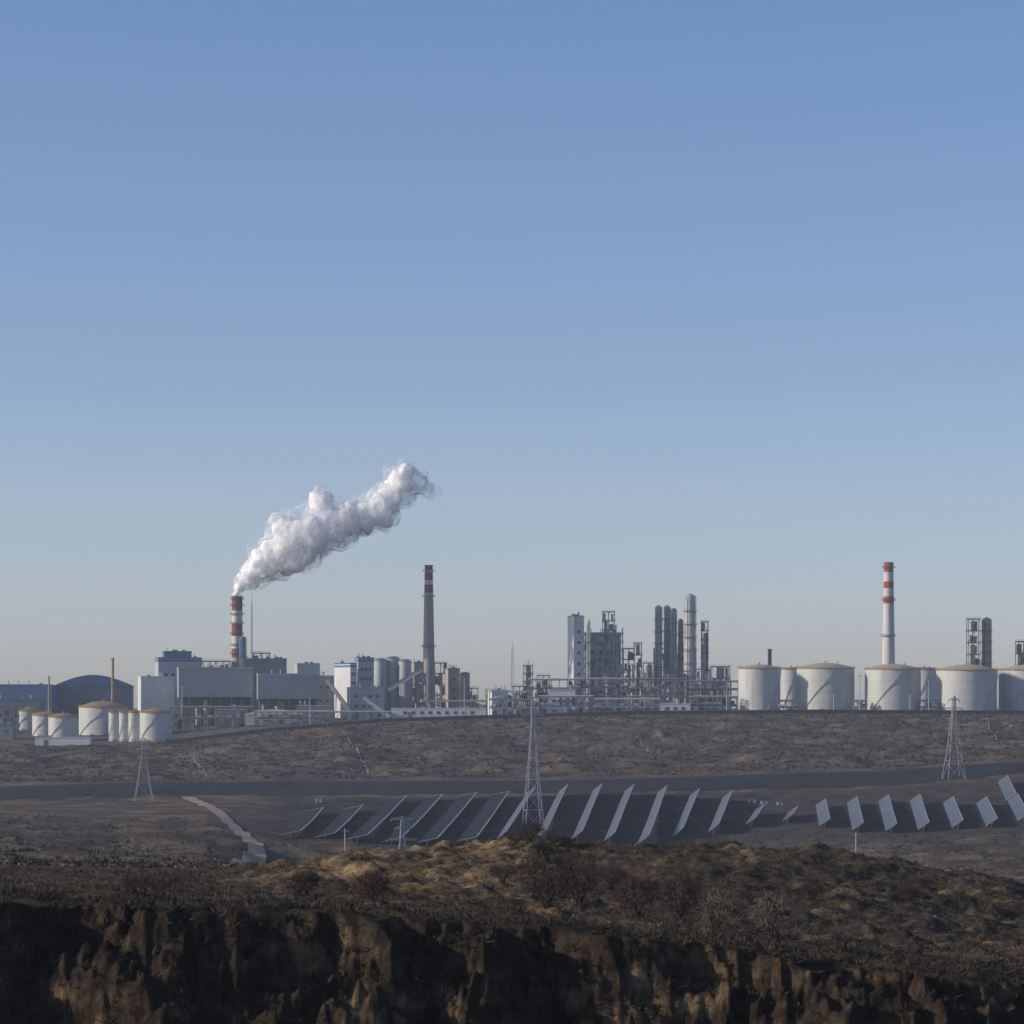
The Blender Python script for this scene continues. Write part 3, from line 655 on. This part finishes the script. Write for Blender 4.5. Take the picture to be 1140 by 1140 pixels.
pylon(1062,772,hit(1062,868,1300,1520),'lattice power pylon at the right in front of the pale tanks',[(779,6.5),(789,11),(800,8),(811,10)],10.5,.27)
pylon(160,820,hit(160,892,1250,1500),'small lattice power pylon at the left below the tight row of tanks',[(825,6),(834,10),(844,8)],10,.27)
pylon(448,909,760,'squat pylon whose wide arms rise just above the near hill',[(912,13),(922,9),(935,17)],8,.2)
def pole(px,top,Y,label):
    o,s,zt=T(px,Y,'utility_pole',label,'utility pole','thin utility poles'); h=zt(top)
    MB().cyl((0,0,0),(0,0,h),.2,.13,8).build('post',M['pylon'],o); MB().bar((-1.1,0,h-.8),(1.1,0,h-.8),.14).build('crossarm',M['pylon'],o)
    for x in (-1,1): MB().cyl((x,0,h-.75),(x,0,h-.35),.09,n=6).build('insulator',M['dark'],o)
pole(384,922,900,'thin utility pole left of the squat pylon'); pole(953,926,950,'thin utility pole in front of the right-hand solar rows'); pole(1079,842,1600,'thin utility pole right of the right-hand pylon')
def cabinet(px,py,w,hp,label):
    Y=hit(px,py,1250,1500); o,s,zt=T(px,Y,'equipment_cabin',label,'equipment cabin','cabins beside the solar field'); W=w*s;h=hp*s
    MB().box(-W/2,W/2,-1.3,1.3,0,h).build('body',M['pale'],o); MB().box(-W/2-.2,W/2+.2,-1.5,1.5,h,h+.3).build('roof',M['blue'],o); MB().box(-W*.2,W*.1,-1.36,-1.29,.2,h*.8).build('door',M['bluegrey'],o)
cabinet(355,893,7,5,'small pale blue-roofed cabin above the left solar rows'); cabinet(837,894,9,5,'pale cabin, left of two above the small solar rows'); cabinet(851,895,8,4,'pale cabin, right of two above the small solar rows')
cabinet(868,896,6,4,'little cabin farthest right above the small solar rows')
# ------------------------------------------------------------------ solar rows
def solar(a,b,i,label,wid,tilt,dark):
    Ya=hit(a[0],a[1],1120,1480); Yb=max(hit(b[0],b[1],Ya+10,1496),Ya+40)
    if i>12: Yb=Ya+max(45,min(Yb-Ya,150))
    xa=(a[0]-570)/F*Ya; xb=(b[0]-570)/F*Yb; za=gz(xa,Ya); zb=gz(xb,Yb)
    o=bpy.data.objects.new('solar_array',None); C.objects.link(o); o.location=(xa,Ya,za); tag(o,label,'solar panels','rows of solar panels')
    n=12; ts=np.linspace(0,1,n+1); gx=xa+(xb-xa)*ts; gy=Ya+(Yb-Ya)*ts; gg=ground(gx,gy)
    # slight bend: the table follows the lie of the ground loosely
    line=za+(zb-za)*ts; dev=np.convolve(np.pad(gg-line,4,'edge'),np.ones(9)/9,'valid')*.75; line=line+dev; lift=float(np.max(gg-line))+.8
    hl=line+lift-za; tl0=tilt; V_=[]
    P=[Vector((gx[k]-xa,gy[k]-Ya,hl[k])) for k in range(n+1)]; d=(P[-1]-P[0]).normalized()
    flat=Vector((d.y,-d.x,0)).normalized(); tl=R(tilt); sd_=(flat*math.cos(tl)+Vector((0,0,1))*math.sin(tl)); sd_=(sd_-d*sd_.dot(d)).normalized()
    for q in P: V_+=[tuple(q),tuple(q+sd_*wid)]
    m=2*(n+1); V_+=[tuple(Vector(v)-Vector((0,0,.15))) for v in V_[:m]]
    bq=MB(); fs=[]
    for k in range(n):
        a0,b0,c0,d0=2*k,2*k+1,2*k+3,2*k+2; fs+=[(a0,b0,c0,d0),(a0+m,d0+m,c0+m,b0+m),(a0,d0,d0+m,a0+m),(b0,b0+m,c0+m,c0)]
    fs+=[(0,m,m+1,1),(2*n,2*n+1,2*n+1+m,2*n+m)]
    bq.add(V_,fs); po=bq.build('panel_surface',M['solardark' if dark else 'solar'],o); Lr=(P[-1]-P[0]).length
    uvl=po.data.uv_layers.new(name='UVMap')
    for poly in po.data.polygons:
        for li in poly.loop_indices:
            vi=po.data.loops[li].vertex_index%m; uvl.data[li].uv=((vi//2)/n*Lr,(vi%2)*wid)
    up=Vector((0,0,.14)); fb=MB()
    for k in range(n): fb.bar(P[k]+sd_*(wid+.1)+up,P[k+1]+sd_*(wid+.1)+up,.35 if dark else .2,.35 if dark else .2)
    fb.bar(P[0]+up,P[0]+sd_*(wid+.1)+up,.2,.2).bar(P[-1]+up,P[-1]+sd_*(wid+.1)+up,.2,.2).build('frame',M['galv'],o)
    for k in range(0,n+1,2):
        v=P[k]+sd_*wid*.5; gl=gz(xa+v.x,Ya+v.y)-za-.3
        MB().bar((v.x,v.y,gl),(v.x,v.y,v.z-.1),.22).bar((v.x,v.y,v.z-1.0),tuple(v+sd_*1.3-Vector((0,0,.15))),.14).build('leg',M['steel'],o)
SR=[((312,932),(340,906)),((350,935),(384,903)),((386,938),(434,893)),((424,940),(474,891)),((464,941),(512,889)),((508,940),(548,888)),((552,938),(586,887)),((596,937),(622,885)),((636,938),(660,883)),((672,940),(695,885)),((709,943),(732,886)),((748,935),(768,889)),((788,930),(804,892)),((830,921),(840,906)),((871,917),(877,908)),((912,922),(908,899)),((949,927),(943,897)),((986,928),(978,895)),((1022,927),(1013,895)),((1060,924),(1050,897)),((1098,922),(1087,897)),((1133,917),(1122,894)),((1120,894),(1111,873))]
names=['first','second','third','fourth','fifth','sixth','seventh','eighth','ninth','tenth','eleventh','twelfth','thirteenth']
for i,(a,b) in enumerate(SR):
    if i<13: l='%s long solar row counted from the left of the field'%names[i]
    elif i<15: l=['shorter small solar row just right of the thirteen long ones','tiny solar row left of the right-hand bright set'][i-13]
    elif i<22: l='%s solar row from the left in the right-hand set of seven short rows'%names[i-15]
    else: l='lone short solar row uphill at the right edge, above the set of seven'
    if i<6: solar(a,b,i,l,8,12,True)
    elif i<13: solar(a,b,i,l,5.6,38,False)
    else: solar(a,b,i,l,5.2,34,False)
# ------------------------------------------------------------------ vegetation stuff
def tufts(name,label,cat,Xp,Yp,h0,h1,nb,w,m,flat=.8):
    n=len(Xp); Zp=ground(Xp,Yp); hh=rng.uniform(h0,h1,n)*rng.uniform(.6,1.2,n)
    a=rng.uniform(0,2*np.pi,(n,nb)); el_=rng.uniform(.12,1.5,(n,nb)); ln=hh[:,None]*rng.uniform(.45,1.1,(n,nb)); st=rng.uniform(0,.75,(n,nb))
    dx=np.cos(a)*np.cos(el_)*1.3; dy=np.sin(a)*np.cos(el_)*1.3; dz=np.sin(el_)*flat
    bx=Xp[:,None]+dx*ln*st; by=Yp[:,None]+dy*ln*st; bz=Zp[:,None]-.06*hh[:,None]+dz*ln*st
    tx=Xp[:,None]+dx*ln+rng.normal(0,.12,(n,nb))*hh[:,None]; ty=Yp[:,None]+dy*ln+rng.normal(0,.12,(n,nb))*hh[:,None]; tz=Zp[:,None]+dz*ln
    pa=rng.uniform(0,np.pi,(n,nb)); wx=np.cos(pa)*w*hh[:,None]; wy=np.sin(pa)*w*hh[:,None]; wz=rng.normal(0,.6,(n,nb))*w*hh[:,None]
    A=np.stack([bx-wx,by-wy,bz-wz],-1);B_=np.stack([bx+wx,by+wy,bz+wz],-1);D=np.stack([tx,ty,tz],-1)
    Vv=np.stack([A,B_,D],2).reshape(-1,3); Tt_=np.arange(len(Vv)).reshape(-1,3)
    o=fastmesh(name,Vv,Tt_,m); return tag(o,label,cat,None,'stuff')
def samp(n,u0,u1,Y0,Y1,p=1.,sc=10,thr=-.1,seed=0):
    u_=rng.uniform(u0,u1,n); y=Y0+(Y1-Y0)*rng.uniform(0,1,n)**p; x=(u_-570)/F*y
    k=fbm(x/sc,y/sc,4,seed,.7)>thr; return x[k],y[k]
x,y=samp(30000,-150,1290,200,395,.8,5,.05,201)
k=~((uu(x,y)>270)&(uu(x,y)<600)&(y>262)&(rng.uniform(0,1,len(x))<.55))
x2,y2=samp(12000,-150,1290,172,204,1.,3,.0,202); x=np.concatenate([x[k],x2]); y=np.concatenate([y[k],y2])
tufts('scrub','low dark dry scrub covering the near hill and cliff top','scrub',x,y,.25,.8,13,.07,M['scrub'])
x,y=samp(32000,-150,1290,194,395,.8,4,-.1,203)
tufts('brush','brown dry brush between the dark scrub on the near hill','brush',x,y,.2,.6,9,.07,M['brush'])
x,y=samp(30000,-150,1290,200,385,.8,6,-.05,205)
k=(uu(x,y)<640)|(rng.uniform(0,1,len(x))<.5); k&=(y>250)|(rng.uniform(0,1,len(x))<.5); k&=(uu(x,y)>270)|(rng.uniform(0,1,len(x))<.3)
tufts('dry_grass','golden dry grass on the left flank of the near hill','grass',x[k],y[k],.18,.42,9,.06,M['grass'])
def offpath(x,y):
    W=PATHPTS[0][::4]; dm=np.full(len(x),1e9)
    for w_ in W: dm=np.minimum(dm,(x-w_[0])**2*9+(y-w_[1])**2*.12)
    return dm>110
x,y=samp(20000,-150,1290,420,1240,1.3,25,.0,211); k=offpath(x,y)
tufts('valley_scrub','dark scrub scattered over the valley floor','scrub',x[k],y[k],.5,1.6,9,.16,M['fargrass'])
x,y=samp(34000,-150,1290,1565,2090,1.,14,.0,215)
tufts('slope_scrub','dots of dark scrub on the long slope below the plant','scrub',x,y,.7,2.0,8,.25,M['fargrass'])
x,y=samp(22000,-150,1290,1565,2090,1.,14,.0,218); x2,y2=samp(9000,-150,1290,420,1220,1.3,20,.0,219); k=offpath(x2,y2)
tufts('slope_dry_grass','pale dry grass clumps on the slope below the plant and the valley','grass',np.concatenate([x,x2[k]]),np.concatenate([y,y2[k]]),.5,1.3,7,.25,M['fardry'])
# bare trees
def tree(px,py,hp,wp,label,m='twig',Y0=212,Y1=345,Y=None,dens=1.):
    Y=Y or hit(px,py,Y0,Y1); x=(px-570)/F*Y; s=Y/F; o=bpy.data.objects.new('bare_tree',None); C.objects.link(o); o.location=(x,Y,gz(x,Y)-.1); tag(o,label,'tree','leafless shrubs and trees on the near hill')
    rs=random.Random(px*7+py); h=hp*s; w=wp/2*s; tb=MB(); tw=MB()
    nst=7
    def crownpt():
        while True:
            v=Vector((rs.uniform(-1,1),rs.uniform(-1,1),rs.uniform(-.75,1)))
            if .25<v.length<1 and rs.random()<v.length: break
        return Vector((v.x*w,v.y*w*.9,h*.56+v.z*h*.44))
    targets=[]
    for k in range(nst):
        a=k*6.28/nst+rs.uniform(-.4,.4); p=Vector((rs.gauss(0,.1),rs.gauss(0,.1),0)); m1=Vector((math.cos(a)*w*.3,math.sin(a)*w*.3,h*.32)); m2=Vector((math.cos(a)*w*.62,math.sin(a)*w*.6,h*rs.uniform(.5,.75)))
        tb.cyl(tuple(p),tuple(m1),h*.02+.02,h*.014+.012,5,False); tb.cyl(tuple(m1),tuple(m2),h*.014+.012,h*.006+.008,5,False); targets+=[m1,m2,(m1+m2)/2]
    for k in range(int(360*dens)):
        c=crownpt(); q=min(targets,key=lambda t:(t-c).length+rs.random()*.4*w)
        sd=Vector((rs.gauss(0,1),rs.gauss(0,1),0)).normalized()*.02
        tw.add([tuple(q-sd),tuple(q+sd),tuple(c)],[(0,1,2)])
        for j in range(8):
            b0=q.lerp(c,rs.uniform(.4,1)); dd=((c-q).normalized()+Vector((rs.gauss(0,.6),rs.gauss(0,.6),rs.gauss(.25,.5)))).normalized(); e=b0+dd*h*rs.uniform(.05,.14); s2=Vector((rs.gauss(0,1),rs.gauss(0,.6),rs.gauss(0,.6))).normalized()*(.013+.0035*h)
            tw.add([tuple(b0-s2),tuple(b0+s2),tuple(e)],[(0,1,2)])
    tb.build('trunk',M['bark'],o); tw.build('crown',M[m],o)
for a in [(608,1012,66,76,'largest dark leafless tree on the near hill, below the central pylon'),(644,1009,54,56,'dark leafless tree touching the right side of the largest one'),(416,1004,38,44,'rounded leafless tree on the golden left flank of the hill'),
   (709,1021,48,56,'dark leafless shrub-tree, first right of the central pair'),(757,1026,54,52,'dark leafless tree, second right of the central pair'),(340,998,32,36,'small leafless shrub left of the rounded tree'),
   (178,994,28,60,'wide low leafless shrub on the left bench above the cliff'),(1010,1004,22,32,'small dark shrub high on the right flank'),(905,1002,22,34,'small dark shrub right of the pale trees'),(150,993,20,30,'little leafless shrub left of the wide low one'),
   (560,984,24,36,'low brownish shrub left of the largest leafless tree'),(680,985,22,40,'low dark shrub uphill of the first tree right of the central pair')]:
    tree(*a)
tree(797,1046,56,34,'pale thin leafless tree right of the dark trees','twigpale',dens=.4); tree(857,1046,56,46,'pale wispy leafless tree farthest right of the row','twigpale',dens=.4)
for px,hp,wp,l in [(592,22,34,'dense shrub on the crest of the near hill, left one'),(622,17,30,'dense shrub on the crest of the near hill, right of the first'),(575,14,24,'small shrub on the crest left of the dense ones'),(508,11,22,'low shrub on the left shoulder of the crest')]:
    tree(px,0,hp,wp,l,'twig',Y=338,dens=.8)
# ------------------------------------------------------------------ steam plume
def plume():
    Y0=2400.; s=Y0/F
    path=[(264,661,5),(267,653,8),(273,645,12),(282,637,17),(292,631,21),(303,622,27),(318,612,32),(320,592,25),(334,608,34),(350,594,31),(358,562,20),(370,586,30),(388,580,26),(405,576,24),(422,568,25),(434,552,20),(447,535,19),(453,526,13),(450,552,15),(464,538,16),(474,544,11),(484,547,8)]
    o=bpy.data.objects.new('steam_plume',None); C.objects.link(o); o.location=((264-570)/F*Y0,Y0,EYE+(HY-660)/F*Y0)
    tag(o,'white steam plume drifting up to the right from the chimney','steam')
    def steam(name,lo,hi,amax,sc):
        m=bpy.data.materials.new(name); t=nt(m); L=t.links.new; ou=N(t,'ShaderNodeOutputMaterial')
        if amax>=1:
            b=N(t,'ShaderNodeBsdfPrincipled'); b.inputs['Base Color'].default_value=(.99,.99,.99,1); b.inputs['Roughness'].default_value=1; b.inputs['Specular IOR Level'].default_value=0
            b.inputs['Subsurface Weight'].default_value=1; b.inputs['Subsurface Radius'].default_value=(1,1,1); b.inputs['Subsurface Scale'].default_value=14
            L(b.outputs[0],ou.inputs[0]); return m
        d=N(t,'ShaderNodeBsdfDiffuse'); d.inputs[0].default_value=(.99,.99,.99,1); tr=N(t,'ShaderNodeBsdfTranslucent'); tr.inputs[0].default_value=(.99,.99,.99,1); m1=N(t,'ShaderNodeMixShader'); m1.inputs[0].default_value=.5
        L(d.outputs[0],m1.inputs[1]); L(tr.outputs[0],m1.inputs[2])
        tp=N(t,'ShaderNodeBsdfTransparent'); m2=N(t,'ShaderNodeMixShader'); tc=N(t,'ShaderNodeTexCoord'); no=N(t,'ShaderNodeTexNoise'); no.inputs['Scale'].default_value=sc; no.inputs['Detail'].default_value=4; no.inputs['Roughness'].default_value=.6
        r=N(t,'ShaderNodeMapRange'); r.inputs[1].default_value=lo; r.inputs[2].default_value=hi; r.inputs[3].default_value=0; r.inputs[4].default_value=amax
        L(tc.outputs['Object'],no.inputs['Vector']); L(no.outputs[0],r.inputs[0]); L(r.outputs[0],m2.inputs[0]); L(tp.outputs[0],m2.inputs[1]); L(m1.outputs[0],m2.inputs[2]); L(m2.outputs[0],ou.inputs[0]); return m
    def mesh(name,fac,vox,extra,mt,skip,seed,str_):
        rs=random.Random(seed); b=MB()
        def ball(c,r):
            n=10;k=8; vs=[(c[0],c[1],c[2]-r)]
            for j in range(1,k):
                a=-math.pi/2+math.pi*j/k
                for i in range(n): t=2*math.pi*i/n; vs.append((c[0]+r*math.cos(a)*math.cos(t),c[1]+r*math.cos(a)*math.sin(t),c[2]+r*math.sin(a)))
            vs.append((c[0],c[1],c[2]+r)); fs=[(0,1+(i+1)%n,1+i) for i in range(n)]
            for j in range(k-2):
                for i in range(n): fs.append((1+j*n+i,1+j*n+(i+1)%n,1+(j+1)*n+(i+1)%n,1+(j+1)*n+i))
            e=len(vs)-1; fs+=[(e,1+(k-2)*n+i,1+(k-2)*n+(i+1)%n) for i in range(n)]
            b.add(vs,fs,True)
        for (px,py,r) in path[:len(path)-skip]:
            c=((px-264)*s,0+rs.gauss(0,1.5),(660-py)*s); ball(c,r*s*fac*.78)
            for k in range(extra):
                d=Vector((rs.gauss(0,1),rs.gauss(0,1),rs.gauss(0,1))).normalized()*r*s*.7*fac; ball((c[0]+d.x,c[1]+d.y*.8,c[2]+d.z),r*s*fac*rs.uniform(.2,.45))
        ob=b.build(name,mt,o)
        rm=ob.modifiers.new('r','REMESH'); rm.mode='VOXEL'; rm.voxel_size=vox; rm.use_smooth_shade=True
        for sz,st in ((8.,4.5*str_),(3.,1.8*str_)):
            tx=bpy.data.textures.new('puff','CLOUDS'); tx.noise_scale=sz; tx.noise_depth=3
            dm=ob.modifiers.new('d','DISPLACE'); dm.texture=tx; dm.strength=st; dm.mid_level=.5; dm.texture_coords='LOCAL'
    mesh('dense_steam',.82,1.1,10,steam('steam_core',0,0,1,1),4,5,.9)
    mesh('thin_steam',.93,1.2,10,steam('steam_shell',.36,.66,.5,.12),2,6,1.2)
    mesh('thin_steam',1.02,1.3,10,steam('steam_shell_thin',.38,.70,.4,.10),1,7,1.4)
    mesh('thin_steam',1.12,1.5,9,steam('steam_wisp',.42,.74,.3,.09),0,8,1.7)
plume()
# ------------------------------------------------------------------ air haze
m=bpy.data.materials.new('haze_air'); t=nt(m); ou=N(t,'ShaderNodeOutputMaterial'); v=N(t,'ShaderNodeVolumeScatter'); v.inputs['Color'].default_value=(.80,.88,1,1); v.inputs['Density'].default_value=.000068; v.inputs['Anisotropy'].default_value=.1
t.links.new(v.outputs[0],ou.inputs['Volume'])
hb=MB().box(-3000,3000,-500,4600,30,420).build('haze_volume',m); tag(hb,kind='structure')  # box of scattering air, added to haze the distance; backdrop comes from the world
# ------------------------------------------------------------------ light, sky, camera
az=R(9); el=R(21)
to=Vector((-math.cos(el)*math.cos(az),-math.cos(el)*math.sin(az),math.sin(el)))
sd=bpy.data.lights.new('sun','SUN'); sd.energy=4.0; sd.angle=R(.5); sd.color=(1,.89,.76); so=bpy.data.objects.new('sun',sd); C.objects.link(so); so.rotation_euler=to.to_track_quat('Z','Y').to_euler(); so.location=(-200,0,300)
w=bpy.data.worlds.new('World'); bpy.context.scene.world=w; w.use_nodes=True; t=w.node_tree; t.nodes.clear(); L=t.links.new
sk=N(t,'ShaderNodeTexSky'); sk.sky_type='NISHITA'; sk.sun_disc=False; sk.sun_elevation=el; sk.sun_rotation=math.atan2(to.x,to.y); sk.altitude=900; sk.air_density=1.0; sk.dust_density=1.5; sk.ozone_density=2.0
tc=N(t,'ShaderNodeTexCoord'); sx=N(t,'ShaderNodeSeparateXYZ'); L(tc.outputs['Generated'],sx.inputs[0])
rp=N(t,'ShaderNodeValToRGB'); rp.color_ramp.elements[0].position=0; rp.color_ramp.elements[0].color=(.82,.845,1.12,1); rp.color_ramp.elements[1].position=.11; rp.color_ramp.elements[1].color=(.63,.675,.87,1)
e=rp.color_ramp.elements.new(.21); e.color=(.61,.68,.86,1)
L(sx.outputs[2],rp.inputs[0]); mu=N(t,'ShaderNodeMixRGB',blend_type='MULTIPLY'); mu.inputs[0].default_value=1; L(sk.outputs[0],mu.inputs[1]); L(rp.outputs[0],mu.inputs[2])
bg=N(t,'ShaderNodeBackground'); bg.inputs[1].default_value=.15; ow=N(t,'ShaderNodeOutputWorld'); L(mu.outputs[0],bg.inputs[0]); L(bg.outputs[0],ow.inputs[0])
cd=bpy.data.cameras.new('camera'); cam=bpy.data.objects.new('camera',cd); C.objects.link(cam); cam.location=(0,0,EYE); cam.rotation_euler=(R(90),0,0)
cd.sensor_width=36; cd.lens=F/1140*36; cd.shift_y=(HY-570)/1140; cd.clip_start=.5; cd.clip_end=100000
sc=bpy.context.scene; sc.camera=cam; sc.view_settings.view_transform='Standard'; sc.view_settings.look='None'; sc.view_settings.exposure=0
